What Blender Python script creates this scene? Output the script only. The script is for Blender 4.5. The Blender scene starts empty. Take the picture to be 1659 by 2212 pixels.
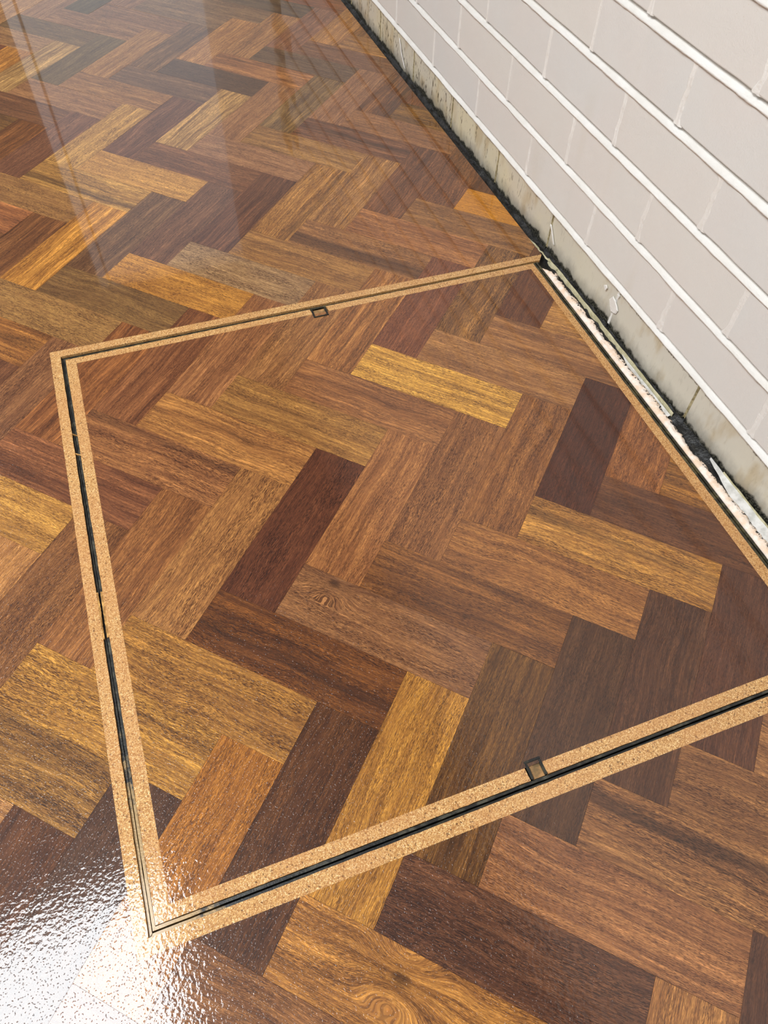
import bpy, bmesh, math, random
from mathutils import Vector, Matrix, noise
from math import sin, cos, pi, radians, sqrt

C = bpy.context.scene.collection
SC = bpy.context.scene

# ------------------------------------------------------------------ camera
cam_d = bpy.data.cameras.new('camera'); cam = bpy.data.objects.new('camera', cam_d); C.objects.link(cam)
right = Vector((0.9387923248, -0.3438484406, 0.0209098263))
down = Vector((-0.2692144315, -0.7701850374, -0.5782201995))
fwd = Vector((0.2149245493, 0.5371994584, -0.8156127635))
cam.matrix_world = Matrix(((right.x, -down.x, -fwd.x, -0.0800950), (right.y, -down.y, -fwd.y, -0.7658914),
                           (right.z, -down.z, -fwd.z, 0.7267730), (0, 0, 0, 1)))
cam_d.sensor_fit = 'VERTICAL'; cam_d.sensor_height = 24.0
cam_d.lens = 1583.25307 / 2212 * 24.0
cam_d.clip_start = 0.01
SC.camera = cam

# ------------------------------------------------------------------ world, lights, exposure
w = bpy.data.worlds.new('daylight'); SC.world = w; w.use_nodes = True
w.node_tree.nodes['Background'].inputs[0].default_value = (0.80, 0.90, 1.0, 1)
w.node_tree.nodes['Background'].inputs[1].default_value = 0.9
SC.view_settings.view_transform = 'Standard'; SC.view_settings.look = 'None'
SC.view_settings.exposure = -0.74; SC.view_settings.gamma = 1.0; SC.view_settings.use_curve_mapping = False
SC.cycles.use_denoising = True
SC.cycles.max_bounces = 6; SC.cycles.diffuse_bounces = 4; SC.cycles.glossy_bounces = 3
SC.cycles.sample_clamp_indirect = 6.0
SC.cycles.caustics_reflective = False; SC.cycles.caustics_refractive = False

def area_light(name, loc, rot, sx, sy, radiance, color=(1, 1, 1)):
    d = bpy.data.lights.new(name, 'AREA'); d.shape = 'RECTANGLE'; d.size = sx; d.size_y = sy
    d.energy = radiance * pi * sx * sy; d.color = color
    o = bpy.data.objects.new(name, d); o.location = loc; o.rotation_euler = rot; C.objects.link(o)
    return o
# daylight through the roof window over the hatch corner, and through the glazed door at the far end
SKY_X0, SKY_X1, SKY_Y0, SKY_Y1, CEIL = -1.95, -0.64, -1.30, 0.0, 2.4
S2_X0, S2_X1, S2_Y0, S2_Y1 = -2.45, -1.35, 1.5, 3.1  # second ceiling opening, added for fill and kept out of the floor's reflections
area_light('roof_window_daylight', ((SKY_X0+SKY_X1)/2, (SKY_Y0+SKY_Y1)/2, CEIL+0.10), (0, 0, 0),
           SKY_X1-SKY_X0-.02, SKY_Y1-SKY_Y0-.02, 35.0, (0.94, 0.975, 1.0))
area_light('added_fill_light', ((S2_X0+S2_X1)/2, (S2_Y0+S2_Y1)/2, CEIL+0.10), (0, 0, 0),
           S2_X1-S2_X0-.02, S2_Y1-S2_Y0-.02, 17.0, (0.97, 0.98, 1.0))  # unseen fill lamp, added to brighten the far floor and even the wall
FAR_Y = 3.5
area_light('far_door_daylight', (0.085, FAR_Y+0.03, 1.19), (-pi/2, 0, 0), 0.97, 2.32, 0.50, (1.0, 0.95, 0.90))

# ------------------------------------------------------------------ helpers
def s2l(c):
    return c/12.92 if c <= 0.04045 else ((c+0.055)/1.055)**2.4
def rgb(r, g, b): return (s2l(r/255), s2l(g/255), s2l(b/255))
def link(name, me, mat=None, parent=None):
    o = bpy.data.objects.new(name, me); C.objects.link(o)
    if mat is not None and not me.materials: me.materials.append(mat)
    if parent is not None: o.parent = parent
    return o
def mesh_from(name, verts, faces, smooth=False):
    me = bpy.data.meshes.new(name); me.from_pydata([tuple(v) for v in verts], [], faces); me.update()
    if smooth:
        for p in me.polygons: p.use_smooth = True
    return me
def struct(o): o['kind'] = 'structure'; return o
def tag(o, label, cat): o['label'] = label; o['category'] = cat; return o
def empty(name, loc=(0, 0, 0)):
    o = bpy.data.objects.new(name, None); o.location = loc; o.empty_display_size = .05; C.objects.link(o); return o
def box_me(name, x0, x1, y0, y1, z0, z1, bevel=0.0):
    bm = bmesh.new(); bmesh.ops.create_cube(bm, size=1)
    for v in bm.verts:
        v.co = Vector((x0+(v.co.x+.5)*(x1-x0), y0+(v.co.y+.5)*(y1-y0), z0+(v.co.z+.5)*(z1-z0)))
    if bevel: bmesh.ops.bevel(bm, geom=list(bm.edges), offset=bevel, segments=2, affect='EDGES', profile=.6)
    me = bpy.data.meshes.new(name); bm.to_mesh(me); bm.free(); return me
def n2(x, y, z=0.0): return noise.noise(Vector((x, y, z)))

class NT:
    """small node-graph writer"""
    def __init__(s, name):
        s.m = bpy.data.materials.new(name); s.m.use_nodes = True; s.t = s.m.node_tree; s.t.nodes.clear()
        s.out = s.n('ShaderNodeOutputMaterial')
    def n(s, typ, **kw):
        nd = s.t.nodes.new(typ)
        for k, v in kw.items(): setattr(nd, k, v)
        return nd
    def put(s, sock, v):
        if isinstance(v, bpy.types.NodeSocket): s.t.links.new(v, sock)
        elif v is not None:
            if isinstance(v, (tuple, list)) and len(v) == 3 and sock.type == 'RGBA': v = (*v, 1)
            sock.default_value = v
    def math(s, op, a, b=None, c=None, clamp=False):
        nd = s.n('ShaderNodeMath', operation=op, use_clamp=clamp)
        s.put(nd.inputs[0], a); s.put(nd.inputs[1], b)
        if c is not None: s.put(nd.inputs[2], c)
        return nd.outputs[0]
    def vmul(s, v, k):
        nd = s.n('ShaderNodeVectorMath', operation='MULTIPLY'); s.put(nd.inputs[0], v); s.put(nd.inputs[1], k); return nd.outputs[0]
    def vadd(s, v, k):
        nd = s.n('ShaderNodeVectorMath', operation='ADD'); s.put(nd.inputs[0], v); s.put(nd.inputs[1], k); return nd.outputs[0]
    def noise(s, v, scale=1.0, detail=2.0, rough=.5, dist=0.0):
        nd = s.n('ShaderNodeTexNoise'); s.put(nd.inputs['Vector'], v); s.put(nd.inputs['Scale'], scale)
        s.put(nd.inputs['Detail'], detail); s.put(nd.inputs['Roughness'], rough); s.put(nd.inputs['Distortion'], dist)
        return nd.outputs['Fac']
    def ramp(s, x, a, b, lo=0.0, hi=1.0, smooth=True):
        nd = s.n('ShaderNodeMapRange', interpolation_type='SMOOTHSTEP' if smooth else 'LINEAR')
        for i, v in enumerate((x, a, b, lo, hi)): s.put(nd.inputs[i], v)
        return nd.outputs[0]
    def mix(s, f, a, b, mode='MIX'):
        nd = s.n('ShaderNodeMix', data_type='RGBA', blend_type=mode); s.put(nd.inputs[0], f); s.put(nd.inputs[6], a); s.put(nd.inputs[7], b)
        return nd.outputs[2]
    def attr(s, name):
        nd = s.n('ShaderNodeAttribute', attribute_type='OBJECT', attribute_name=name); return nd
    def xyz(s, v):
        nd = s.n('ShaderNodeSeparateXYZ'); s.put(nd.inputs[0], v); return nd.outputs
    def vec(s, x, y, z):
        nd = s.n('ShaderNodeCombineXYZ'); s.put(nd.inputs[0], x); s.put(nd.inputs[1], y); s.put(nd.inputs[2], z); return nd.outputs[0]
    def bump(s, h, dist=1.0, strength=1.0, normal=None):
        nd = s.n('ShaderNodeBump'); s.put(nd.inputs['Height'], h); s.put(nd.inputs['Distance'], dist); s.put(nd.inputs['Strength'], strength)
        if normal is not None: s.put(nd.inputs['Normal'], normal)
        return nd.outputs[0]
    def bsdf(s, **kw):
        b = s.n('ShaderNodeBsdfPrincipled')
        for k, v in kw.items(): s.put(b.inputs[k.replace('_', ' ')], v)
        s.t.links.new(b.outputs[0], s.out.inputs[0]); return b
    def gpos(s): return s.n('ShaderNodeNewGeometry').outputs['Position']
    def opos(s): return s.n('ShaderNodeTexCoord').outputs['Object']

def lacquer_normal(T):
    """orange peel, dust nibs and long brush marks of the lacquer film; thicker and rougher towards the near edge of the room"""
    p = T.gpos(); q = T.xyz(p)
    rough = T.ramp(q[1], 0.35, -0.60, 0.05, 1.0, smooth=False)
    rough = T.math('MULTIPLY', rough, rough)
    peel = T.noise(p, 250.0, 1.5, .5)
    fine = T.noise(p, 900.0, 0.0, .5)
    swell = T.noise(p, 28.0, 1.0, .5)
    nib_n = T.noise(p, 640.0, 0.0, .5)
    nib = T.ramp(nib_n, .68, .84)
    h = T.math('MULTIPLY', peel, T.math('MULTIPLY_ADD', rough, LQ_PEEL, 2.5e-6))
    h = T.math('ADD', h, T.math('MULTIPLY', fine, T.math('MULTIPLY', rough, LQ_FINE)))
    h = T.math('ADD', h, T.math('MULTIPLY', nib, T.math('MULTIPLY_ADD', rough, LQ_NIB, 0.5e-5)))
    h = T.math('ADD', h, T.math('MULTIPLY', swell, 2.0e-5))
    return T.bump(h, 1.0, 1.0)
LQ_PEEL, LQ_FINE, LQ_NIB = 1.75e-4, 1.2e-5, 1.6e-4

# ------------------------------------------------------------------ materials
def mat_wood():
    T = NT('parquet_hardwood')
    tone = T.attr('tone').outputs['Color']
    pr = T.xyz(T.attr('grain').outputs['Vector'])          # x streak, y fleck, z seed
    bd = T.xyz(T.attr('band').outputs['Vector'])           # y centre, half width, strength
    kn = T.xyz(T.attr('knot').outputs['Vector'])           # x, y, radius
    p = T.opos(); q = T.xyz(p)
    seed = T.vec(pr[2], T.math('MULTIPLY', pr[2], 1.37), pr[2])
    # knot warp
    dx = T.math('SUBTRACT', q[0], kn[0]); dy = T.math('SUBTRACT', q[1], kn[1])
    r = T.math('SQRT', T.math('ADD', T.math('MULTIPLY', T.math('MULTIPLY', dx, dx), .45), T.math('MULTIPLY', dy, dy)))
    kw = T.ramp(r, 0.0, T.math('MULTIPLY', kn[2], 4.0), 1.0, 0.0)
    has = T.math('GREATER_THAN', kn[2], 0.0001)
    kw = T.math('MULTIPLY', kw, has)
    wav = T.noise(T.vadd(T.vmul(p, (9, 14, 1)), seed), 1.0, 1.0)
    y2 = T.math('ADD', q[1], T.math('MULTIPLY', T.math('SUBTRACT', wav, .5), .016))
    y2 = T.math('ADD', y2, T.math('MULTIPLY', kw, T.math('MULTIPLY', dy, 1.6)))
    pw = T.vadd(T.vec(q[0], y2, 0.0), T.vmul(seed, (1.0, 1.0, 1.0)))
    broad = T.noise(T.vmul(pw, (4, 75, 1)), 1.0, 2.0, .55)
    mid = T.noise(T.vmul(pw, (14, 340, 1)), 1.0, 3.0, .6)
    thin = T.noise(T.vmul(pw, (55, 1500, 1)), 1.0, 2.0, .6)
    # interlocked ripple across the grain
    rip = T.noise(T.vmul(pw, (60, 38, 1)), 1.0, 2.0, .5)
    # pores: short dark dashes
    warp = T.noise(T.vmul(pw, (60, 150, 1)), 1.0, 1.0)
    pp = T.vadd(pw, T.vec(0.0, T.math('MULTIPLY', warp, .0016), 0.0))
    pore1 = T.ramp(T.noise(T.vmul(pp, (180, 2200, 1)), 1.0, 1.0, .5), .525, .575)
    pore2 = T.ramp(T.noise(T.vmul(pp, (330, 3000, 1)), 1.0, 0.0, .5), .575, .635)
    dens = T.ramp(T.noise(T.vmul(pw, (12, 70, 1)), 1.0, 2.0), .32, .62, .55, 1.0)
    pore = T.math('MULTIPLY', T.math('MAXIMUM', pore1, T.math('MULTIPLY', pore2, .8)), dens)
    # value changes
    v = T.math('MULTIPLY', T.ramp(broad, .30, .72, -1.0, 1.0, smooth=False), T.math('MULTIPLY', pr[0], .62))
    v = T.math('ADD', v, T.math('MULTIPLY', T.ramp(mid, .3, .7, -1, 1, smooth=False), T.math('MULTIPLY_ADD', pr[0], .34, .26)))
    v = T.math('ADD', v, T.math('MULTIPLY', T.ramp(thin, .3, .7, -1, 1, smooth=False), .46))
    v = T.math('ADD', v, T.math('MULTIPLY', T.ramp(rip, .3, .7, -1, 1, smooth=False), .09))
    mul = T.math('POWER', 2.0, v)
    v = T.math('ADD', T.math('MULTIPLY', v, 1.22), .04)
    mul = T.math('POWER', 2.0, v)
    base = T.n('ShaderNodeVectorMath', operation='SCALE'); T.put(base.inputs[0], tone); T.put(base.inputs[3], mul)
    col = base.outputs[0]
    # warm light lines / redder dark lines
    warm = T.mix(T.ramp(v, -0.5, 0.5, 0, 1), (1.05, .96, .90), (.99, 1.02, .90))
    col = T.mix(1.0, col, warm, 'MULTIPLY')
    pc = T.mix(1.0, col, (.19, .14, .13), 'MULTIPLY')
    col = T.mix(T.math('MULTIPLY', pore, T.math('MULTIPLY_ADD', pr[1], .62, .36)), col, pc)
    lite = T.ramp(T.noise(T.vadd(T.vmul(pp, (110, 1300, 1)), (31, 7, 0)), 1.0, 1.0), .62, .74)
    col = T.mix(T.math('MULTIPLY', lite, T.math('MULTIPLY_ADD', pr[0], .35, .15)), col, T.mix(1.0, col, (1.6, 1.45, 1.1), 'MULTIPLY'))
    # special dark band
    bw = T.noise(T.vmul(pw, (9, 30, 1)), 1.0, 2.0)
    d = T.math('ABSOLUTE', T.math('SUBTRACT', T.math('ADD', q[1], T.math('MULTIPLY', T.math('SUBTRACT', bw, .5), .020)), bd[0]))
    bf = T.math('MULTIPLY', T.ramp(d, bd[1], T.math('MULTIPLY', bd[1], .35)), bd[2])
    bf = T.math('MULTIPLY', bf, T.ramp(thin, .25, .6, .55, 1.0))
    col = T.mix(bf, col, T.mix(1.0, col, (.30, .27, .32), 'MULTIPLY'))
    # knot
    kc = T.math('MULTIPLY', T.ramp(T.math('ADD', r, T.math('MULTIPLY', T.math('SUBTRACT', mid, .5), .004)), T.math('MULTIPLY', kn[2], .9), T.math('MULTIPLY', kn[2], .25)), has)
    col = T.mix(T.math('MULTIPLY', kc, .75), col, T.mix(1.0, col, (.28, .25, .24), 'MULTIPLY'))
    ln = lacquer_normal(T)
    gb = T.bump(T.math('MULTIPLY', pore, -1.0), 6e-5, 1.0)
    T.bsdf(Base_Color=col, Roughness=.50, Specular_IOR_Level=.25, Normal=gb, Coat_Weight=1.0, Coat_Roughness=.035, Coat_IOR=1.5, Coat_Normal=ln)
    return T.m
def mat_cork():
    T = NT('granulated_cork')
    p = T.gpos()
    vo = T.n('ShaderNodeTexVoronoi'); T.put(vo.inputs['Vector'], p); T.put(vo.inputs['Scale'], 1300.0)
    cell = T.xyz(vo.outputs['Color'])
    vo2 = T.n('ShaderNodeTexVoronoi'); T.put(vo2.inputs['Vector'], p); T.put(vo2.inputs['Scale'], 700.0)
    c2 = T.xyz(vo2.outputs['Color'])
    col = T.mix(T.ramp(cell[0], .0, 1.0), rgb(162, 112, 62), rgb(212, 168, 108))
    col = T.mix(T.ramp(cell[1], .82, .95, 0, .75), col, rgb(244, 214, 160))
    col = T.mix(T.ramp(c2[0], .80, .97, 0, .55), col, rgb(148, 96, 55))
    col = T.mix(T.ramp(c2[1], .93, .98, 0, .75), col, rgb(84, 52, 32))
    col = T.mix(T.ramp(T.noise(p, 11.0, 2.0), .35, .7, 0, .30), col, rgb(186, 128, 80))
    ln = lacquer_normal(T)
    gb = T.bump(T.math('MULTIPLY', cell[2], 1.0), 1.2e-4, .6)
    T.bsdf(Base_Color=col, Roughness=.6, Specular_IOR_Level=.2, Normal=gb, Coat_Weight=.85, Coat_Roughness=.06, Coat_IOR=1.5, Coat_Normal=ln)
    return T.m
def mat_paint():
    T = NT('white_masonry_paint')
    p = T.gpos(); q = T.xyz(p)
    tint = T.attr('tint').outputs['Fac']
    col = T.mix(tint, rgb(222, 219, 213), rgb(219, 218, 215))
    col = T.mix(T.ramp(T.noise(p, 9.0, 2.0), .3, .7, 0, .35), col, rgb(224, 216, 210))
    # sparse ochre and black flecks
    vo = T.n('ShaderNodeTexVoronoi'); T.put(vo.inputs['Vector'], p); T.put(vo.inputs['Scale'], 85.0)
    cc = T.xyz(vo.outputs['Color'])
    dot = T.math('MULTIPLY', T.ramp(vo.outputs['Distance'], .10, .05), T.math('GREATER_THAN', cc[0], .90))
    col = T.mix(T.math('MULTIPLY', dot, .7), col, rgb(110, 90, 70))
    sp = T.math('MULTIPLY', T.ramp(T.noise(p, 420.0, 2.0, .7), .69, .74), T.ramp(T.noise(p, 7.0, 1.0), .56, .70))
    col = T.mix(T.math('MULTIPLY', sp, .6), col, rgb(176, 140, 90))
    st = T.ramp(T.noise(T.vmul(p, (16, 16, 3)), 1.0, 1.0), .66, .78, 0, .25)
    col = T.mix(st, col, rgb(200, 190, 165))
    h = T.math('ADD', T.math('MULTIPLY', T.noise(p, 430.0, 2.0, .6), 2.6e-4), T.math('MULTIPLY', T.noise(p, 90.0, 2.0, .6), 1.3e-4))
    T.bsdf(Base_Color=col, Roughness=.55, Specular_IOR_Level=.4, Normal=T.bump(h, 1.0, 1.0))
    return T.m
def mat_mortar(name, c1, c2):
    T = NT(name)
    p = T.gpos()
    col = T.mix(T.ramp(T.noise(p, 30.0, 3.0), .3, .7), rgb(*c1), rgb(*c2))
    h = T.math('ADD', T.math('MULTIPLY', T.noise(T.vmul(p, (1, .5, 1)), 230.0, 3.0, .7), 9e-4), T.math('MULTIPLY', T.noise(p, 60.0, 2.0), 5e-4))
    T.bsdf(Base_Color=col, Roughness=.6, Specular_IOR_Level=.35, Normal=T.bump(h, 1.0, .8))
    return T.m
def mat_plinth():
    """bare lowest course: old cream paint with black mould and adhesive along its foot and a ragged dark line under the new paint"""
    T = NT('stained_cream_plinth')
    p = T.gpos(); q = T.xyz(p)
    col = T.mix(T.ramp(T.noise(p, 12.0, 3.0), .3, .7), rgb(216, 207, 178), rgb(206, 200, 184))
    # greyer towards the near end
    col = T.mix(T.ramp(q[1], .35, -.15, 0, .8), col, rgb(208, 204, 192))
    col = T.mix(T.ramp(T.noise(T.vmul(p, (8, 26, 12)), 1.0, 3.0), .50, .66, 0, .6), col, rgb(184, 164, 126))
    sc = T.ramp(T.noise(T.vadd(T.vmul(p, (30, 150, 45)), (5, 0, 0)), 1.0, 3.0, .7), .565, .66)
    far = T.ramp(q[1], .05, .55, .10, 1.0)
    col = T.mix(T.math('MULTIPLY', sc, far), col, rgb(96, 84, 62))
    # black foot
    n1 = T.noise(T.vmul(p, (30, 38, 30)), 1.0, 4.0, .65)
    n3 = T.noise(T.vmul(p, (6, 7, 6)), 1.0, 1.0)
    top = T.math('MULTIPLY_ADD', T.math('SUBTRACT', n1, .5), .030, T.math('MULTIPLY_ADD', n3, .022, -.0100))
    k = T.ramp(T.math('SUBTRACT', q[2], top), .0045, -.0015)
    kh = T.ramp(T.math('SUBTRACT', q[2], top), .026, -.003, 0, .68)
    col = T.mix(kh, col, rgb(112, 106, 98))
    gloss = T.mix(T.ramp(T.noise(p, 330.0, 3.0, .7), .45, .62), rgb(18, 18, 17), rgb(86, 84, 72))
    col = T.mix(k, col, gloss)
    # ragged dark line at the top of the course
    n2_ = T.noise(T.vmul(p, (40, 120, 60)), 1.0, 3.0, .7)
    e = T.ramp(T.math('ADD', q[2], T.math('MULTIPLY', T.math('SUBTRACT', n2_, .5), .012)), .0560, .0590)
    patch = T.ramp(T.noise(p, 13.0, 2.0), .34, .52)
    col = T.mix(T.math('MULTIPLY', T.math('MULTIPLY', e, patch), .85), col, rgb(70, 60, 42))
    h = T.math('ADD', T.math('MULTIPLY', T.noise(p, 330.0, 3.0), 8e-5), T.math('MULTIPLY', T.noise(p, 55.0, 3.0), 3e-4))
    T.bsdf(Base_Color=col, Roughness=.5, Specular_IOR_Level=.4, Normal=T.bump(h, 1.0, 1.0))
    return T.m
def mat_simple(name, c1, c2, scale=60.0, rough=.6, bumpd=2e-4, bscale=300.0, metal=0.0, spec=.4, stretch=(1, 1, 1), lo=.35, hi=.65, coat=0.0):
    T = NT(name); p = T.vmul(T.gpos(), stretch)
    col = T.mix(T.ramp(T.noise(p, scale, 3.0, .6), lo, hi), rgb(*c1), rgb(*c2))
    T.bsdf(Base_Color=col, Roughness=rough, Metallic=metal, Specular_IOR_Level=spec, Coat_Weight=coat, Coat_Roughness=.12,
           Normal=T.bump(T.noise(p, bscale, 3.0, .6), bumpd, 1.0))
    return T.m
M_WOOD = mat_wood(); M_CORK = mat_cork(); M_PAINT = mat_paint(); M_MORTAR = mat_mortar('painted_mortar', (232, 230, 226), (225, 222, 216)); M_PERP = mat_mortar('painted_perpend', (234, 231, 226), (227, 223, 217)); M_PLINTH = mat_plinth()
def mat_steel(name, c1, c2):
    """blackened mill steel, with a khaki crust of dried lacquer and rust towards one corner of the hatch"""
    T = NT(name); p = T.gpos(); q = T.xyz(p)
    n = T.noise(p, 95.0, 4.0, .65)
    col = T.mix(T.ramp(n, .42, .70), rgb(*c1), rgb(*c2))
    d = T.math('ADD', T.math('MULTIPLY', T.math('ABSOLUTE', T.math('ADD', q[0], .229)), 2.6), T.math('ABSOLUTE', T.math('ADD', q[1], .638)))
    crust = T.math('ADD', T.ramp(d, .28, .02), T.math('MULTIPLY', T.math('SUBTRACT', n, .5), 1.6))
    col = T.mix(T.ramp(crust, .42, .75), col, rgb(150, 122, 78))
    T.bsdf(Base_Color=col, Roughness=.42, Metallic=.2, Specular_IOR_Level=.5, Coat_Weight=.4, Coat_Roughness=.12,
           Normal=T.bump(T.noise(p, 420.0, 3.0, .6), 3e-4, 1.0))
    return T.m
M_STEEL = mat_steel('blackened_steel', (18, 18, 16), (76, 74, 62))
M_STEEL_DARK = mat_steel('black_steel', (12, 12, 11), (50, 48, 36))
M_STEEL_IN = mat_steel('olive_lacquered_steel', (34, 32, 22), (96, 88, 58))
M_BITUMEN = mat_simple('black_bitumen', (10, 10, 10), (48, 46, 40), 190, .45, 1.2e-3, 260, 0, .5, (1, 1, 1), .45, .75)
def mat_foam():
    T = NT('pale_pink_filler'); p = T.gpos(); q = T.xyz(p)
    col = T.mix(T.ramp(T.noise(p, 70.0, 3.0, .6), .35, .65), rgb(240, 212, 186), rgb(250, 236, 224))
    edge = T.ramp(T.math('ADD', q[0], T.math('MULTIPLY', T.math('SUBTRACT', T.noise(p, 60.0, 2.0), .5), .012)), .5245, .5275)
    hole = T.math('MULTIPLY', edge, T.ramp(T.noise(p, 230.0, 3.0, .7), .50, .56))
    col = T.mix(hole, col, rgb(26, 25, 24))
    T.bsdf(Base_Color=col, Roughness=.75, Specular_IOR_Level=.3, Normal=T.bump(T.noise(T.vmul(p, (1, 1.6, 1)), 190.0, 4.0, .65), 1.6e-3, 1.0))
    return T.m
M_FOAM = mat_foam()
M_SKIM = mat_simple('grey_white_skim', (190, 188, 182), (226, 224, 220), 60, .7, 5e-4, 300, 0, .3)
M_LIP = mat_simple('yellowed_edge', (168, 160, 126), (198, 190, 158), 90, .6, 3e-4, 300, 0, .3)
M_SCREED = mat_simple('dark_screed', (30, 27, 24), (60, 54, 46), 60, .8, 5e-4, 200, 0, .3)
M_CEIL = mat_simple('ceiling_white', (196, 192, 186), (206, 203, 198), 8, .8, 1e-4, 100)
M_DIM = mat_simple('dim_plaster', (120, 106, 92), (134, 120, 104), 8, .8, 1e-4, 100)
M_WHITE = mat_simple('white_gloss_paint', (226, 224, 220), (232, 231, 228), 20, .3, 2e-5, 200)
M_TAN = mat_simple('bare_tan_recess', (188, 140, 88), (110, 88, 56), 70, .6, 3e-4, 400)
M_GLUE = mat_simple('yellow_glue', (136, 96, 44), (196, 150, 84), 90, .4, 3e-4, 400)

# ------------------------------------------------------------------ shared plan
WALL_X = 0.547
FLOOR_X = 0.5315                      # where the parquet stops short of the wall
# hatch outlines, corners TL, TR, BR, BL (all at floor level)
Q_OUT = [(-.2410, .1292), (.5315, .1118), (.5315, -.6562), (-.2445, -.6542)]
Q_GAP = [(-.2277, .1158), (.5215, .0990), (.5165, -.6408), (-.2326, -.6405)]
Q_LID = [(-.2216, .1068), (.5072, .0948), (.5060, -.6345), (-.2254, -.6330)]
Q_PAR = [(-.2078, .0952), (.4975, .0828), (.4905, -.6215), (-.2112, -.6205)]

# ------------------------------------------------------------------ room shell
floor = struct(link('floor', box_me('floor', -2.6, WALL_X+.02, -2.6, FAR_Y, -.14, -.0245), M_SCREED))
wall = struct(empty('wall_right', (0, 0, 0)))
def shell(name, x0, x1, y0, y1, z0, z1, m): return struct(link(name, box_me(name, x0, x1, y0, y1, z0, z1), m))
shell('wall_left', -2.7, -2.6, -2.7, FAR_Y+.2, -.1, CEIL, M_CEIL)
shell('wall_near', -2.6, WALL_X+.3, -2.7, -2.6, -.1, CEIL, M_CEIL)
far = struct(empty('wall_far'))
link('wall_panel', box_me('wall_panel', -2.6, -.40, FAR_Y, FAR_Y+.15, -.1, CEIL), M_DIM, far)
link('wall_panel', box_me('wall_panel', -.40, WALL_X+.3, FAR_Y, FAR_Y+.15, 2.36, CEIL), M_CEIL, far)
link('threshold', box_me('threshold', -.40, WALL_X+.3, FAR_Y-.01, FAR_Y+.15, -.1, .03), M_WHITE, far)
door = struct(empty('door_1', (0.07, FAR_Y, 0)))
for nm, b in (('stile', (-.40, -.385, .03, 2.36)), ('stile', (-.330, -.318, .03, 2.36)), ('rail', (-.385, .54, 2.34, 2.36)), ('rail', (-.385, .54, .03, .06))):
    o = link(nm, box_me(nm, b[0]-.07, b[1]-.07, -.02, .02, b[2], b[3]), M_DIM, door)
ceil = struct(empty('ceiling'))
for b in ((-2.7, WALL_X+.4, -2.7, SKY_Y0), (-2.7, SKY_X0, SKY_Y0, SKY_Y1), (SKY_X1, WALL_X+.4, SKY_Y0, SKY_Y1), (-2.7, WALL_X+.4, SKY_Y1, S2_Y0),
          (-2.7, S2_X0, S2_Y0, S2_Y1), (S2_X1, WALL_X+.4, S2_Y0, S2_Y1), (-2.7, WALL_X+.4, S2_Y1, FAR_Y+.2)):
    link('ceiling_board', box_me('ceiling_board', b[0], b[1], b[2], b[3], CEIL, CEIL+.18), M_DIM, ceil)
for wn, (X0, X1, Y0, Y1) in (('window_1', (SKY_X0, SKY_X1, SKY_Y0, SKY_Y1)), ('added_fill_opening', (S2_X0, S2_X1, S2_Y0, S2_Y1))):  # the second set frames the added fill lamp
    win = struct(empty(wn, (0, 0, CEIL)))
    for b in ((X0, X0+.02, Y0, Y1), (X1-.02, X1, Y0, Y1), (X0, X1, Y0, Y0+.02), (X0, X1, Y1-.02, Y1)):
        link('window_frame', box_me('window_frame', b[0], b[1], b[2], b[3], -.012, .14), M_WHITE, win)

# ------------------------------------------------------------------ brick wall
BED = [-.008, .0655, .1385, .2150, .2915, .3685, .4450, .5210, .5970, .6740, .7500]
PITCH = .2008
def even(o): return [o+PITCH*i for i in range(-5, 11)]
J_A = even(-.2740); J_B = even(-.1715)      # perpends of the even and odd courses
rnd = random.Random(4)
def brick_me(ly, lz, seed, depth=.05, rag=.0006):
    bm = bmesh.new(); bmesh.ops.create_cube(bm, size=1)
    for v in bm.verts: v.co = Vector((v.co.x*depth, v.co.y*ly, v.co.z*lz))
    bmesh.ops.subdivide_edges(bm, edges=[e for e in bm.edges if abs((e.verts[0].co-e.verts[1].co).y) > ly*.5], cuts=5)
    fr = [e for e in bm.edges if all(v.co.x < 0 for v in e.verts) and len([f for f in e.link_faces if f.normal.x < -.5]) == 1]
    bmesh.ops.bevel(bm, geom=fr, offset=.0016, segments=2, affect='EDGES', profile=.55)
    for v in bm.verts:
        v.co.x += rag*n2(v.co.y*40+seed, v.co.z*40); v.co.z += rag*1.1*n2(v.co.y*55, seed*3.1, v.co.z*9)
    me = bpy.data.meshes.new('brick'); bm.to_mesh(me); bm.free()
    return me
Y_LO, Y_HI = -1.0, 2.0
for r in range(0, 10):
    js = J_A if r % 2 == 0 else J_B
    z0, z1 = BED[r], BED[r+1]
    jl = .0045 if r == 0 else .0055            # lower and upper joint margins
    b0, b1 = z0+(.006 if r else .0), z1-.0055
    for i in range(len(js)-1):
        ya, yb = js[i]+.0016, js[i+1]-.0016
        if yb < Y_LO or ya > Y_HI: continue
        me = brick_me(yb-ya, b1-b0, r*17+i*3.3)
        o = link('brick', me, M_PLINTH if r == 0 else M_PAINT, wall)
        o.location = (WALL_X+.025+rnd.uniform(-.0004, .0004)+(.0012 if r == 0 else 0), (ya+yb)/2, (b0+b1)/2)
        o.rotation_euler = (0, 0, rnd.uniform(-.002, .002))
        o['tint'] = rnd.random()
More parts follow.
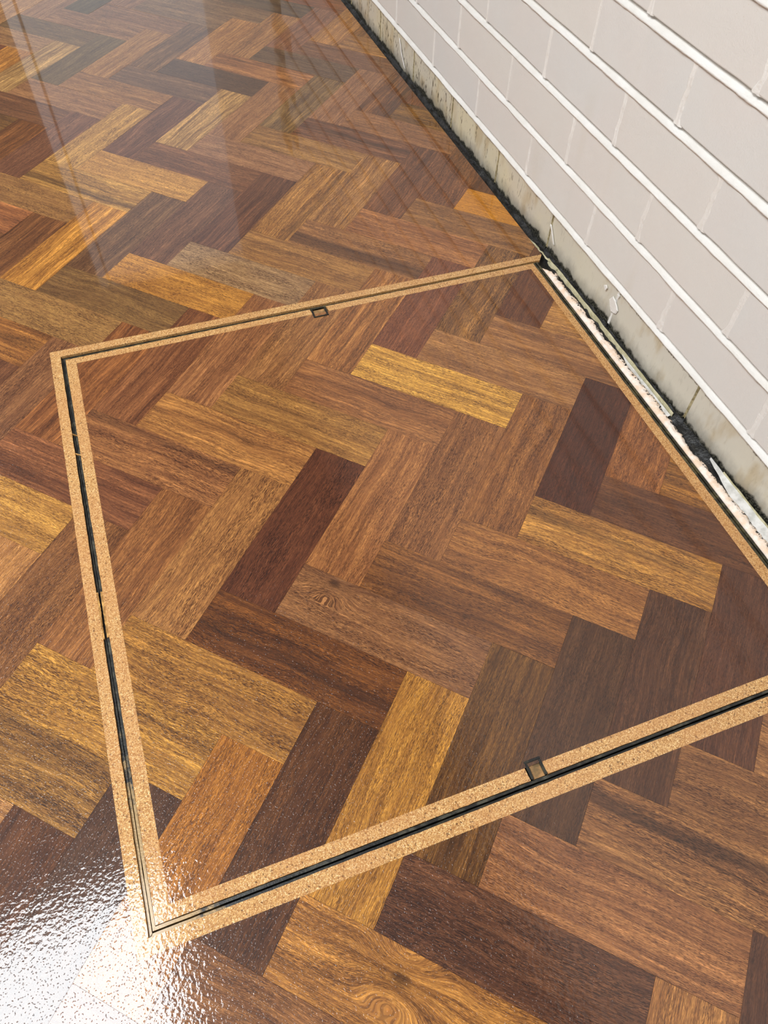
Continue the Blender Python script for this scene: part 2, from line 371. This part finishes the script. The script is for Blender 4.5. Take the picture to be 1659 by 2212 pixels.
# mortar: sloping bed joints, recessed under the brick above, running out over the brick below
def bed_me(z, seed):
    V = []; F = []; N = 420; ys = [Y_LO+(Y_HI-Y_LO)*i/N for i in range(N+1)]
    for i, y in enumerate(ys):
        a = n2(y*22, seed); b = n2(y*70, seed+5)+.7*n2(y*190, seed+2); c = n2(y*9, seed+9)
        x_in = .0150; x_out = -.0022-.0012*max(0, a+.3)-.0006*b
        zt = z+.0068; zb = z-.0062-.0016*b-.0012*c
        prof = [(x_in+.02, zt+.004), (x_in, zt), (.0090, z+.0046+.0008*b), (.0048+.0006*b, z+.0016+.0008*a), (x_out, z-.0022+.0006*b), (x_out+.0003, z-.0044), (.0012, zb), (.012, zb)]
        for (px, pz) in prof: V.append((WALL_X+px, y, pz))
    n = 8
    for i in range(N):
        for j in range(n-1):
            a = i*n+j; F.append((a, a+n, a+n+1, a+1))
    return mesh_from('bed_joint', V, F, True)
for r in range(1, 11): link('bed_joint', bed_me(BED[r], r*7.7), M_MORTAR, wall)
def perp_me(z0, z1, seed, wdt):
    V = []; F = []; N = 26
    prof = [(-1.3, .0016), (-.8, -.0001), (-.45, -.0008), (-.15, .0001), (.25, -.0002), (.6, -.0009), (.95, -.0002), (1.3, .0016)]
    for i in range(N+1):
        z = z0+(z1-z0)*i/N; a = n2(z*60, seed); b = n2(z*170, seed+4)
        flare = 1+.45*math.exp(-((z-z0)/.006)**2)+.35*math.exp(-((z1-z)/.005)**2)+.15*a
        for (py, px) in prof:
            V.append((px-.0003*b, (py*flare+.5*a+.25*b*py)*wdt, z))
    n = len(prof)
    for i in range(N):
        for j in range(n-1):
            k = i*n+j; F.append((k, k+1, k+n+1, k+n))
    return mesh_from('perpend_joint', V, F, True)
for r in range(1, 10):
    for k, y in enumerate(J_A if r % 2 == 0 else J_B):
        if Y_LO < y < Y_HI:
            near = max(0, min(1, (.35-y)/.6))
            o = link('perpend_joint', perp_me(BED[r]+.0052, BED[r+1]-.003, r*5+k*2.2, .0028+.0022*near), M_PERP, wall)
            o['tint'] = .4
            o.location = (WALL_X, y, 0)
# joints of the bare course
M_OLDJ = mat_simple('crumbling_joint', (122, 110, 78), (176, 164, 128), 170, .8, 8e-4, 300)
for k, y in enumerate(J_A):
    if Y_LO < y < Y_HI:
        o = link('perpend_joint', perp_me(.0, .0625, 90+k, .0026), M_OLDJ if k != 6 else M_MORTAR, wall)
        o.location = (WALL_X+.0020, y, 0)
# backing behind the joints and the plain wall above and beyond
link('backing_mortar', box_me('backing_mortar', WALL_X+.012, WALL_X+.049, Y_LO, Y_HI, -.1, BED[10]), M_OLDJ, wall)
link('upper_wall', box_me('upper_wall', WALL_X, WALL_X+.1, Y_LO, Y_HI, BED[10], CEIL), M_PAINT, wall)
link('side_wall', box_me('side_wall', WALL_X, WALL_X+.1, -2.6, Y_LO, -.1, CEIL), M_PAINT, wall)
link('side_wall', box_me('side_wall', WALL_X, WALL_X+.1, Y_HI, FAR_Y, -.1, CEIL), M_PAINT, wall)
# white paint runs and flakes on the bare course
def blob_me(pts, th, name):
    out = []
    for i in range(len(pts)):
        a, b = pts[i], pts[(i+1) % len(pts)]
        for k in range(4):
            t = k/4; out.append((a[0]+(b[0]-a[0])*t+.0009*n2(i*3.7+k, 1.5), a[1]+(b[1]-a[1])*t+.0009*n2(i*2.3+k, 7.5)))
    pts = out
    V = [(0, y, z) for y, z in pts]+[(-th, y*.86+sum(p[0] for p in pts)/len(pts)*.14, z*.86+sum(p[1] for p in pts)/len(pts)*.14) for y, z in pts]
    n = len(pts); F = [tuple(range(n, 2*n))]
    for i in range(n): F.append((i, (i+1) % n, n+(i+1) % n, n+i))
    me = mesh_from(name, V, F); bm = bmesh.new(); bm.from_mesh(me); bmesh.ops.recalc_face_normals(bm, faces=bm.faces); bm.to_mesh(me); bm.free()
    return me
for pts in ([(.812, .050), (.807, .050), (.792, .026), (.770, .006), (.774, .005), (.795, .022)],
            [(.128, .042), (.124, .042), (.105, .018), (.107, .017)],
            [(-.066, .028), (-.060, .036), (-.066, .046), (-.074, .044), (-.086, .034), (-.083, .025), (-.072, .022)],
            [(-.040, .046), (-.044, .050), (-.049, .047), (-.046, .041)],
            [(-.078, .050), (-.073, .055), (-.080, .056)]):
    o = link('paint_run', blob_me(pts, .0012, 'paint_run'), M_MORTAR, wall); o.location = (WALL_X-.0002, 0, 0)

# ------------------------------------------------------------------ parquet
S = .07; LL = 3.2901
c45 = sqrt(.5)
def pw(x, y): X, Y = x*S, -y*S; return (c45*X+c45*Y, -c45*X+c45*Y)
def clip(poly, nx, ny, d):                 # keep nx*x+ny*y <= d
    out = []
    for i in range(len(poly)):
        a, b = poly[i], poly[(i+1) % len(poly)]
        da, db = nx*a[0]+ny*a[1]-d, nx*b[0]+ny*b[1]-d
        if da <= 0: out.append(a)
        if (da < 0 < db) or (db < 0 < da):
            t = da/(da-db); out.append((a[0]+(b[0]-a[0])*t, a[1]+(b[1]-a[1])*t))
    return out
def area(p): return .5*abs(sum(p[i][0]*p[(i+1) % len(p)][1]-p[(i+1) % len(p)][0]*p[i][1] for i in range(len(p)))) if len(p) > 2 else 0
def half(a, b):                            # half-plane on the right of a->b (inside for clockwise TL,TR,BR,BL)
    dx, dy = b[0]-a[0], b[1]-a[1]; nx, ny = -dy, dx; l = sqrt(nx*nx+ny*ny); nx /= l; ny /= l
    return nx, ny, nx*a[0]+ny*a[1]
H_OUT = [half(Q_OUT[i], Q_OUT[(i+1) % 4]) for i in range(4)]
H_PAR = [half(Q_PAR[i], Q_PAR[(i+1) % 4]) for i in range(4)]
def outside(poly):
    """pieces of poly outside the hatch opening, inside the floor"""
    poly = clip(poly, 1, 0, FLOOR_X); res = []; cur = poly
    for (nx, ny, d) in H_OUT:
        if len(cur) < 3: break
        o = clip(cur, -nx, -ny, -d)
        if area(o) > 1e-6: res.append(o)
        cur = clip(cur, nx, ny, d)
    return res
def inside(poly):
    for h in H_PAR:
        poly = clip(poly, *h)
        if len(poly) < 3: return []
    return [poly] if area(poly) > 1e-6 else []

# colour of every block in view: tone (sRGB), streak, fleck [, band (y, half width, strength)]
B = {
 'V-2,-5': (130, 100, 76), 'V-1,-5': (140, 100, 75), 'V0,-5': (92, 74, 58), 'V1,-5': (150, 110, 82), 'V2,-5': (172, 128, 88), 'V3,-5': (172, 128, 88),
 'H-4,-4': (128, 76, 48, .5), 'H-3,-4': (98, 76, 60, .9), 'H-2,-4': (130, 98, 70, .5), 'H-1,-4': (130, 98, 72), 'H0,-4': (140, 100, 74), 'H1,-4': (142, 102, 74), 'H2,-4': (116, 88, 62), 'H3,-4': (155, 115, 80), 'H4,-4': (120, 70, 45),
 'V-6,-4': (128, 84, 46), 'V-5,-4': (165, 115, 65, .7), 'V-4,-4': (140, 95, 72), 'V-3,-4': (158, 112, 72), 'V-2,-4': (172, 122, 74), 'V-1,-4': (115, 82, 60, .7), 'V0,-4': (156, 112, 72, .6), 'V1,-4': (108, 85, 62, .4), 'V2,-4': (166, 130, 86, 1.0), 'V3,-4': (180, 124, 60, .6),
 'H-5,-3': (150, 105, 60, .8), 'H-4,-3': (126, 86, 66), 'H-3,-3': (104, 79, 64, .5), 'H-2,-3': (152, 102, 64, .9), 'H-1,-3': (92, 66, 56, .3), 'H0,-3': (114, 82, 65, .7), 'H1,-3': (152, 108, 70, .5), 'H2,-3': (148, 105, 73, .4), 'H3,-3': (116, 76, 52, .7), 'H4,-3': (110, 75, 40, .8),
 'V-6,-3': (120, 72, 42, .6), 'V-5,-3': (124, 80, 50, 1.0, .6, (.024, .012, .8)), 'V-4,-3': (148, 104, 75, .5), 'V-3,-3': (118, 89, 60, .9), 'V-2,-3': (148, 104, 72, .4), 'V-1,-3': (162, 124, 80, 1.0), 'V0,-3': (110, 72, 58, .6), 'V1,-3': (182, 138, 80, .5, 1.0), 'V2,-3': (118, 78, 62, .4), 'V3,-3': (112, 70, 44, .9),
 'H-5,-2': (128, 88, 42, .9, .9), 'H-4,-2': (144, 99, 66, .4, .7), 'H-3,-2': (120, 79, 59, 1.0, .6, (.0, .012, .55)), 'H-2,-2': (150, 109, 66, .8), 'H-1,-2': (152, 109, 80, .3, .8), 'H0,-2': (116, 76, 56, .5), 'H1,-2': (186, 137, 75, .5, .8), 'H2,-2': (178, 134, 74, .9, .7, (-.019, .013, .95)), 'H3,-2': (148, 107, 65, .4, .9), 'H4,-2': (150, 95, 58, .9),
 'V-6,-2': (104, 62, 38, .6), 'V-5,-2': (120, 76, 50, .6, .9), 'V-4,-2': (108, 68, 50, .7), 'V-3,-2': (150, 106, 64, .9), 'V-2,-2': (154, 108, 60, .7, .7, (.027, .008, .6)), 'V-1,-2': (96, 60, 48, .8, .4), 'V0,-2': (106, 71, 56, .5), 'V1,-2': (112, 80, 60, .5), 'V2,-2': (174, 121, 58, .9), 'V3,-2': (114, 73, 46, 1.0), 'V4,-2': (112, 72, 46, .9),
 'H-5,-1': (190, 128, 44, .2, .4), 'H-4,-1': (142, 99, 60, .4, .7), 'H-3,-1': (148, 98, 62, .8), 'H-2,-1': (142, 98, 62, .6, .9, (-.018, .019, .9)), 'H-1,-1': (146, 104, 62, .5), 'H0,-1': (150, 118, 88, .5, 1.0), 'H1,-1': (178, 125, 60, .5, .9), 'H2,-1': (118, 87, 56, .4), 'H3,-1': (150, 112, 68, .2, 1.0), 'H4,-1': (150, 100, 52, 1.0, .9, (.006, .012, .75)),
 'V-6,-1': (160, 115, 65, .8), 'V-5,-1': (95, 54, 34, .4), 'V-4,-1': (128, 88, 52, .9, 1.0), 'V-3,-1': (116, 70, 52, .4, .6), 'V-2,-1': (150, 101, 60, .9, .6), 'V-1,-1': (138, 95, 60, .4, .8), 'V0,-1': (140, 94, 62, .7), 'V1,-1': (120, 76, 52, .9), 'V2,-1': (126, 79, 49, .8), 'V3,-1': (128, 87, 62, .4, 1.0), 'V4,-1': (104, 66, 50, .6),
 'H-5,0': (168, 119, 66, .9), 'H-4,0': (142, 97, 60, .7), 'H-3,0': (148, 103, 64, .5), 'H-2,0': (196, 147, 70, .8, 1.0), 'H-1,0': (136, 90, 58, .6), 'H0,0': (152, 109, 60, .6, .8), 'H1,0': (154, 106, 60, .7, .7), 'H2,0': (140, 93, 58, .6, 1.0, (.026, .010, .6)), 'H3,0': (114, 70, 48, .9, .5), 'H4,0': (176, 129, 66, .5, .9),
 'V-6,0': (136, 89, 46, .9, .9), 'V-5,0': (136, 86, 52, .5, .8), 'V-4,0': (74, 38, 28, .15, .5), 'V-3,0': (134, 88, 54, .6, .8), 'V-2,0': (130, 86, 56, .6, .9), 'V-1,0': (144, 96, 60, .6, .6), 'V0,0': (90, 51, 38, .3, 1.0), 'V1,0': (154, 108, 65, .3, 1.0), 'V2,0': (134, 88, 55, .7, .6), 'V3,0': (124, 82, 52, .5, 1.0), 'V4,0': (160, 112, 68, .4),
 'H-5,1': (144, 96, 46, 1.0, .8), 'H-4,1': (96, 58, 39, .6, .7), 'H-3,1': (170, 121, 62, .9, .9, (.010, .009, .75)), 'H-2,1': (144, 96, 54, .5, .8), 'H-1,1': (114, 72, 42, .9, .8), 'H0,1': (128, 87, 60, .5, .9), 'H1,1': (100, 58, 28, .7, .9, (-.008, .008, .5)), 'H2,1': (148, 103, 50, .7, 1.0), 'H3,1': (162, 116, 54, .7, 1.0), 'H4,1': (134, 95, 50, .6, 1.0), 'H5,1': (164, 118, 74, .6),
 'V-5,1': (84, 52, 40, .3), 'V-4,1': (84, 50, 39, .3, .5), 'V-3,1': (78, 48, 36, .5, .5), 'V-2,1': (76, 48, 34, .4, .6), 'V-1,1': (96, 63, 34, .8, .7), 'V0,1': (164, 115, 52, .6, .8), 'V1,1': (84, 50, 31, .5, .8), 'V2,1': (150, 96, 42, .5, .9), 'V3,1': (78, 50, 40, .2, .8), 'V4,1': (84, 48, 28, .6, .6),
 'H-4,2': (140, 97, 64, .8), 'H-3,2': (128, 87, 58, .6, .9), 'H-2,2': (138, 95, 60, .9, .9, (.016, .010, .85)), 'H-1,2': (138, 92, 60, .9, .7), 'H0,2': (88, 54, 41, .5, .9), 'H1,2': (158, 108, 54, .8, .8), 'H2,2': (124, 82, 52, .8, .7), 'H3,2': (120, 75, 50),
 'V-2,2': (78, 47, 37, .3), 'V-1,2': (154, 106, 62, .5, .8), 'V0,2': (130, 84, 52),
}
KNOT = {'H0,1': (-.072, .026, .008), 'H1,2': (-.010, .012, .009), 'H-3,2': (.062, -.004, .008)}
GAIN = 1.0
def block_mesh(polys, cx, cy, ang):
    ca, sa = cos(-ang), sin(-ang); V = []; F = []
    for poly in polys:
        s = sum(poly[i][0]*poly[(i+1) % len(poly)][1]-poly[(i+1) % len(poly)][0]*poly[i][1] for i in range(len(poly)))
        if s < 0: poly = poly[::-1]
        b = len(V); n = len(poly)
        for (x, y) in poly:
            dx, dy = x-cx, y-cy; V.append((ca*dx-sa*dy, sa*dx+ca*dy, 0))
        for i in range(n): v = V[b+i]; V.append((v[0], v[1], -.009))
        F.append(tuple(range(b, b+n)))
        for i in range(n): j = (i+1) % n; F.append((b+i, b+n+i, b+n+j, b+j))
    return mesh_from('parquet_block', V, F)
lid = empty('hatch_cover', (.14, -.26, -.02))
LID_O = Vector((.14, -.26, -.02))
tag(lid, 'square access hatch cover filled with parquet and edged in cork, beside the brick wall', 'hatch cover')
def set_props(o, key, rr):
    v = B.get(key)
    if v is None:
        base = rr.choice([(140, 95, 60), (116, 76, 54), (154, 108, 64), (128, 88, 58), (170, 122, 66), (98, 62, 46)]); v = (*base,)
    st = v[3] if len(v) > 3 else .55
    fl = v[4] if len(v) > 4 else .6
    band = v[5] if len(v) > 5 else (0.0, .001, 0.0)
    tot = sum(v[:3]); bf = .70 if tot < 230 else (.78 if tot < 290 else .86)
    o['tone'] = [s2l(c/255)*g for c, g in zip(v[:3], (1.06, 1.0, bf+.02))]
    o['grain'] = [float(st), float(fl), rr.uniform(3, 60)]
    o['band'] = [float(x) for x in band]
    kn = KNOT.get(key, (0.0, 0.0, 0.0)); o['knot'] = [float(x) for x in kn]
rest = []
EPS = .0012                                # half joint, in block widths
for m in range(-14, 12):
    for k in range(-24, 25):
        for t in 'HV':
            if t == 'H': x0, y0, w_, h_ = -k+m*LL, k+m*LL, LL, 1
            else: x0, y0, w_, h_ = LL-(k+1)+m*LL, (k+1)+m*LL, 1, LL
            rr = random.Random(m*1009+k*31+(7 if t == 'V' else 0))
            cx, cy = pw(x0+w_/2, y0+h_/2)
            if not (-1.9 < cx < .75 and -1.7 < cy < FAR_Y): continue
            poly = [pw(x0+EPS, y0+EPS), pw(x0+w_-EPS, y0+EPS), pw(x0+w_-EPS, y0+h_-EPS), pw(x0+EPS, y0+h_-EPS)]
            ang = -pi/4 if t == 'H' else -3*pi/4
            key = '%s%d,%d' % (t, k, m)
            near = -.62 < cx and -1.0 < cy < 1.62
            po = outside(poly)
            if po and not near: rest += po; po = []
            pi_ = inside(poly)
            for polys, par, off in ((po, floor, Vector((0, 0, 0))), (pi_, lid, LID_O)):
                if not polys: continue
                o = link('parquet_block', block_mesh(polys, cx, cy, ang), M_WOOD, par)
                o.location = Vector((cx, cy, rr.uniform(-.00012, .00008)))-off
                o.rotation_euler = (0, 0, ang)
                set_props(o, key, rr)
V = []; F = []
for poly in rest:
    s = sum(poly[i][0]*poly[(i+1) % len(poly)][1]-poly[(i+1) % len(poly)][0]*poly[i][1] for i in range(len(poly)))
    if s < 0: poly = poly[::-1]
    b = len(V); n = len(poly); V += [(x, y, 0) for x, y in poly]+[(x, y, -.009) for x, y in poly]
    F.append(tuple(range(b, b+n)))
    for i in range(n): j = (i+1) % n; F.append((b+i, b+n+i, b+n+j, b+j))
o = link('parquet_block', mesh_from('parquet_field', V, F), M_WOOD, floor); o['kind'] = 'stuff'
o['tone'] = list(rgb(132, 90, 58)); o['grain'] = [.6, .6, 5.0]; o['band'] = [0.0, .001, 0.0]; o['knot'] = [0.0, 0.0, 0.0]
link('underlay', box_me('underlay', -2.6, -.246, -2.6, FAR_Y, -.0245, -.0092), M_SCREED, floor)
link('underlay', box_me('underlay', -.246, FLOOR_X, .1296, FAR_Y, -.0245, -.0092), M_SCREED, floor)
link('underlay', box_me('underlay', -.246, FLOOR_X, -2.6, -.657, -.0245, -.0092), M_SCREED, floor)

# ------------------------------------------------------------------ hatch
def lerp(a, b, t): return (a[0]+(b[0]-a[0])*t, a[1]+(b[1]-a[1])*t)
def strip_me(name, a0, b0, a1, b1, zt, zb, N=60, jo=0.0, ji=0.0, seed=0.0, cuts=(0.0, 1.0)):
    """bar between the edge a0->b0 and the edge a1->b1, slightly ragged along both"""
    V = []; F = []
    for i in range(N+1):
        t = cuts[0]+(cuts[1]-cuts[0])*i/N
        p, q = lerp(a0, b0, t), lerp(a1, b1, t)
        L = sqrt((q[0]-p[0])**2+(q[1]-p[1])**2); ux, uy = (q[0]-p[0])/L, (q[1]-p[1])/L
        e0 = jo*(n2(t*140, seed)+.6*n2(t*420, seed+3)); e1 = ji*(n2(t*130, seed+7)+.6*n2(t*400, seed+9))
        p = (p[0]+ux*e0, p[1]+uy*e0); q = (q[0]+ux*e1, q[1]+uy*e1)
        V += [(p[0], p[1], zt), (q[0], q[1], zt), (q[0], q[1], zb), (p[0], p[1], zb)]
    for i in range(N):
        a = i*4
        for j in range(4): F.append((a+j, a+4+j, a+4+(j+1) % 4, a+(j+1) % 4))
    F += [(0, 1, 2, 3), (N*4+3, N*4+2, N*4+1, N*4)]
    me = mesh_from(name, V, F); bm = bmesh.new(); bm.from_mesh(me); bmesh.ops.recalc_face_normals(bm, faces=bm.faces); bm.to_mesh(me); bm.free()
    return me
def addl(name, me, mat, off=True):
    o = link(name, me, mat, lid)
    if off: o.location = -LID_O
    return o
TL, TR, BR, BL = 0, 1, 2, 3
SIDES = [(TL, TR), (TR, BR), (BR, BL), (BL, TL)]
frame = empty('access_hatch_surround', (0, 0, 0))
tag(frame, 'outer blackened steel rim and cork border let into the parquet around the hatch cover', 'surround')
def mid(q0, q1, f): return [lerp(q0[i], q1[i], f) for i in range(4)]
# outer cork: left, top and bottom only
for i in (0, 2, 3):
    a, b = SIDES[i]
    link('cork_strip', strip_me('cork_strip', Q_OUT[a], Q_OUT[b], Q_GAP[a], Q_GAP[b], 0, -.011, 90, .00012, .0005, i*3.1), M_CORK, frame)
# outer steel, standing just inside the outer cork, and the lid's own steel rim
Q1 = mid(Q_GAP, Q_LID, .40); Q2 = mid(Q_GAP, Q_LID, .55); Q3 = mid(Q_GAP, Q_LID, .92)
Q3[TR] = Q_LID[TR]; Q3[BR] = (Q_LID[BR][0], Q3[BR][1])
Q1[TR] = (.5212, .0966); Q1[BR] = (.5160, -.6388)
for i in (0, 2, 3):
    a, b = SIDES[i]
    link('steel_rim', strip_me('steel_rim', Q_GAP[a], Q_GAP[b], Q1[a], Q1[b], -.0038 if i != 3 else -.0026, -.022, 90, .0004, .00035, 20+i), M_STEEL_DARK, frame)
R0 = [(.5212, .0984), (.5172, -.6408)]
link('steel_rim', strip_me('steel_rim', (.5162, .0975), (.5158, -.6400), (.5130, .0965), (.5122, -.6390), -.0012, -.022, 90, .0003, .0003, 31), M_STEEL_IN, frame)
link('rim_base', box_me('rim_base', -.2330, .5230, -.6420, .1165, -.0244, -.0215), M_BITUMEN, frame)
for i in range(4):
    a, b = SIDES[i]
    p, q = (Q2, Q_LID)
    if i == 1: P0, P1 = ((.5112, Q2[TR][1]), (.5106, Q2[BR][1])); L0, L1 = Q_LID[TR], Q_LID[BR]
    else: P0, P1, L0, L1 = p[a], p[b], Q3[a], Q3[b]
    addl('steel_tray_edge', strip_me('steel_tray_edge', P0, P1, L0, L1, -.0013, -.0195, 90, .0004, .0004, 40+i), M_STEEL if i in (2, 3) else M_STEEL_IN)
addl('tray_base', box_me('tray_base', -.2225, .5050, -.6325, .0940, -.0198, -.0092), M_SCREED)
# lid cork, broken by the two lifting sockets
SOCK = {0: (.1345, .1588), 2: (.1366, .1545)}
for i in range(4):
    a, b = SIDES[i]
    if i in SOCK:
        x0, x1 = SOCK[i]; xa, xb = Q_LID[a][0], Q_LID[b][0]
        t0, t1 = sorted(((x0-.0006-xa)/(xb-xa), (x1+.0006-xa)/(xb-xa)))
        for c in ((0, t0), (t1, 1)):
            addl('cork_strip', strip_me('cork_strip', Q_LID[a], Q_LID[b], Q_PAR[a], Q_PAR[b], 0, -.0090, 60, .0005, .00012, 60+i, c), M_CORK)
    else:
        addl('cork_strip', strip_me('cork_strip', Q_LID[a], Q_LID[b], Q_PAR[a], Q_PAR[b], 0, -.0090, 90, .0005, .00012, 60+i), M_CORK)
def socket(x0, x1, ya, yb, sgn):
    """flattened steel loop: two legs and a bridge, round a tan recess; ya at the tray edge, yb the bridge"""
    th = .0028; bm = bmesh.new()
    def bxx(a0, a1, b0, b1, z0, z1):
        r = bmesh.ops.create_cube(bm, size=1)['verts']
        for v in r: v.co = Vector((a0+(v.co.x+.5)*(a1-a0), min(b0, b1)+(v.co.y+.5)*abs(b1-b0), z0+(v.co.z+.5)*(z1-z0)))
    bxx(x0, x0+th, ya, yb, -.012, .0006); bxx(x1-th, x1, ya, yb, -.012, .0006)
    bxx(x0, x1, yb, yb+sgn*th, -.012, .0008)
    bmesh.ops.bevel(bm, geom=list(bm.edges), offset=.0005, segments=2, affect='EDGES')
    me = bpy.data.meshes.new('lifting_socket'); bm.to_mesh(me); bm.free()
    o = addl('lifting_socket', me, M_STEEL_DARK)
    f = link('socket_recess', box_me('socket_recess', x0+th*.7, x1-th*.7, min(ya, yb), max(ya, yb), -.0085, -.0022), M_TAN, o)
    return o
socket(.1350, .1584, .0985, .0800, 1)
socket(.1370, .1545, -.6335, -.6180, 1)
# crumbs of cork and glue lodged in the joint
rc = random.Random(11)
def crumb(name, x, y, z, s, mat, par, sx=1.0, sy=1.0):
    bm = bmesh.new(); bmesh.ops.create_icosphere(bm, subdivisions=1, radius=s)
    for v in bm.verts:
        v.co *= 1+.5*noise.noise(v.co*900+Vector((x*99, y*99, 0))); v.co.x *= sx; v.co.y *= sy; v.co.z *= .6
    me = bpy.data.meshes.new(name); bm.to_mesh(me); bm.free()
    return me
glue_v = []
for (y0, y1) in ((-.285, -.345), (-.035, -.0368), (-.070, -.0718)):
    tt = lambda y: (.1158-y)/(.1158+.6405)
    a, b = lerp(Q_GAP[TL], Q_GAP[BL], tt(y0)), lerp(Q_GAP[TL], Q_GAP[BL], tt(y1))
    c, d = lerp(Q_LID[TL], Q_LID[BL], tt(y0)), lerp(Q_LID[TL], Q_LID[BL], tt(y1))
    if abs(y1-y0) > .01:
        link('glue_smear', strip_me('glue_smear', lerp(a, c, -.06), lerp(b, d, -.06), lerp(a, c, .30), lerp(b, d, .22), -.0002, -.012, 30, .0005, .0007, 5), M_GLUE, frame)
        link('glue_smear', strip_me('glue_smear', lerp(a, c, .62), lerp(b, d, .60), lerp(a, c, 1.05), lerp(b, d, 1.05), -.0002, -.012, 30, .0006, .0005, 8), M_GLUE, frame)
    else:
        link('glue_smear', strip_me('glue_smear', a, b, c, d, -.0006, -.012, 6, .0004, .0004, 9), M_GLUE, frame)

# ------------------------------------------------------------------ gap along the wall
link('gap_bitumen', mesh_from('gap_bitumen', [], []), M_BITUMEN, floor)
def ribbon(name, rows, mat, par, smooth=True):
    """rows: list of cross sections, each a list of points"""
    V = []; F = []; n = len(rows[0])
    for r in rows: V += r
    for i in range(len(rows)-1):
        for j in range(n-1): a = i*n+j; F.append((a, a+1, a+n+1, a+n))
    me = mesh_from(name, V, F, smooth); bm = bmesh.new(); bm.from_mesh(me); bmesh.ops.recalc_face_normals(bm, faces=bm.faces)
    if sum(f.normal.z for f in bm.faces) < 0: bmesh.ops.reverse_faces(bm, faces=bm.faces)
    bm.to_mesh(me); bm.free()
    return link(name, me, mat, par)
bpy.data.objects.remove([o for o in floor.children if o.name.startswith('gap_bitumen')][0])
def yrange(a, b, st):
    n = max(2, int(abs(b-a)/st)); return [a+(b-a)*i/n for i in range(n+1)]
# lumpy black adhesive filling the slot between parquet and wall, all along
rows = []
for y in yrange(-1.0, 2.0, .004):
    r = []
    xa = FLOOR_X-.001 if (y > .112 or y < -.657) else .5185
    for j in range(7):
        f = j/6; x = xa+(WALL_X+.004-xa)*f
        z = -.0105+.0075*f*f+.004*n2(y*60, f*3)+.0022*n2(y*170, f*7, 3)
        if y < .112: z -= .004*(1-f)
        r.append((x, y, z))
    rows.append(r)
ribbon('black_adhesive', rows, M_BITUMEN, floor)
# pale pink filler squeezed along the hatch's wall side
filler = empty('filler_bead', (.522, -.28, 0))
tag(filler, 'lumpy pale pink filler squeezed along the wall side of the hatch', 'filler')
rows = []
for y in yrange(.083, -1.0, .0022):
    t = max(0.0, min(1.0, (.083-y)/.02))
    w1 = .0152+.0045*n2(y*26, 2)+.0038*n2(y*75, 8)+.0018*n2(y*200, 1)
    if -.37 < y < -.27: w1 -= .0020*sin((y+.37)/.10*pi)
    if -.245 < y < -.20: w1 += .0025
    w1 = max(.0045, w1)*sqrt(t if t > 0 else 0.0)+.0004
    x0 = .5162; r = []
    for j in range(9):
        f = j/8; h = .0052*sqrt(max(0, 1-(2*f-1)**2*.92))*(.4+.6*t)
        z = -.0055+h+.0016*n2(y*95, f*3.2, 1)+.0009*n2(y*260, f*6, 5)
        r.append((x0-.522+w1*f, y+.28, z if 0 < j < 8 else -.012))
    rows.append(r)
ribbon('filler_lump', rows, M_FOAM, filler)
# yellowed lip of the old membrane and the grey-white skim beside it
lip = empty('membrane_lip', (.5375, -.2, 0))
tag(lip, 'thin yellowed membrane edge with grey-white skim standing between the filler and the wall', 'membrane')
rows = []
for y in yrange(.100, -.262, .003):
    x = .5404+.0012*n2(y*9, 4)-.0015*max(0, (y-.05)/.05)+.0008*n2(y*60, 3); hw = .0009+.0005*n2(y*40, 6); z = -.0010+.0012*n2(y*30, 5)
    rows.append([(x-hw-.5375, y+.2, -.016), (x-hw-.5375, y+.2, z-.0004), (x-.5375, y+.2, z), (x+hw-.5375, y+.2, z-.0004), (x+hw-.5375, y+.2, -.016)])
ribbon('membrane_edge', rows, M_LIP, lip)
rows = []
for y in yrange(-.372, -1.0, .003):
    x = .5440+.0012*n2(y*14, 4)+.0006*n2(y*60, 3); hw = .0010; z = .0005+.0012*n2(y*30, 5)
    rows.append([(x-hw-.5375, y+.2, -.016), (x-hw-.5375, y+.2, z-.0004), (x-.5375, y+.2, z), (x+hw-.5375, y+.2, z-.0004), (x+hw-.5375, y+.2, -.016)])
ribbon('membrane_edge', rows, M_LIP, lip)
rows = []
for y in yrange(-.135, -.262, .003):
    f0 = min(1, (-.135-y)/.03); xa = .5305; xb = .5370
    rows.append([(xb-(xb-xa)*f0*(1-j/4)-.5375, y+.2, -.0050+.0010*n2(y*40, j)+.0012*j/4) for j in range(5)])
ribbon('skim_strip', rows, M_SKIM, lip)
rows = []
for y in yrange(-.345, -1.0, .003):
    f0 = min(1, (-.345-y)/.07); xb = .5435; xa = xb-(.0006+.0134*f0)+.0008*n2(y*70, 2)
    rows.append([(xa+(xb-xa)*j/5-.5375, y+.2, -.0050+.0012*n2(y*50, j)+.0040*j/5) for j in range(6)])
ribbon('skim_strip', rows, M_SKIM, lip)
# dribbles of pale filler lying on the black adhesive where the hatch meets the wall
rows = []
for y in yrange(.160, .070, .002):
    x = .5372+.003*n2(y*40, 11)+.0015*n2(y*140, 5)-.003*(y-.10)/.06; hw = max(.0003, .0016+.0022*n2(y*85, 21)); z = -.0015+.001*n2(y*90, 2)
    rows.append([(x-hw-.5375, y+.2, z-.0012), (x-.5375, y+.2, z), (x+hw-.5375, y+.2, z-.0012)])
ribbon('filler_dribble', rows, M_LIP, lip)
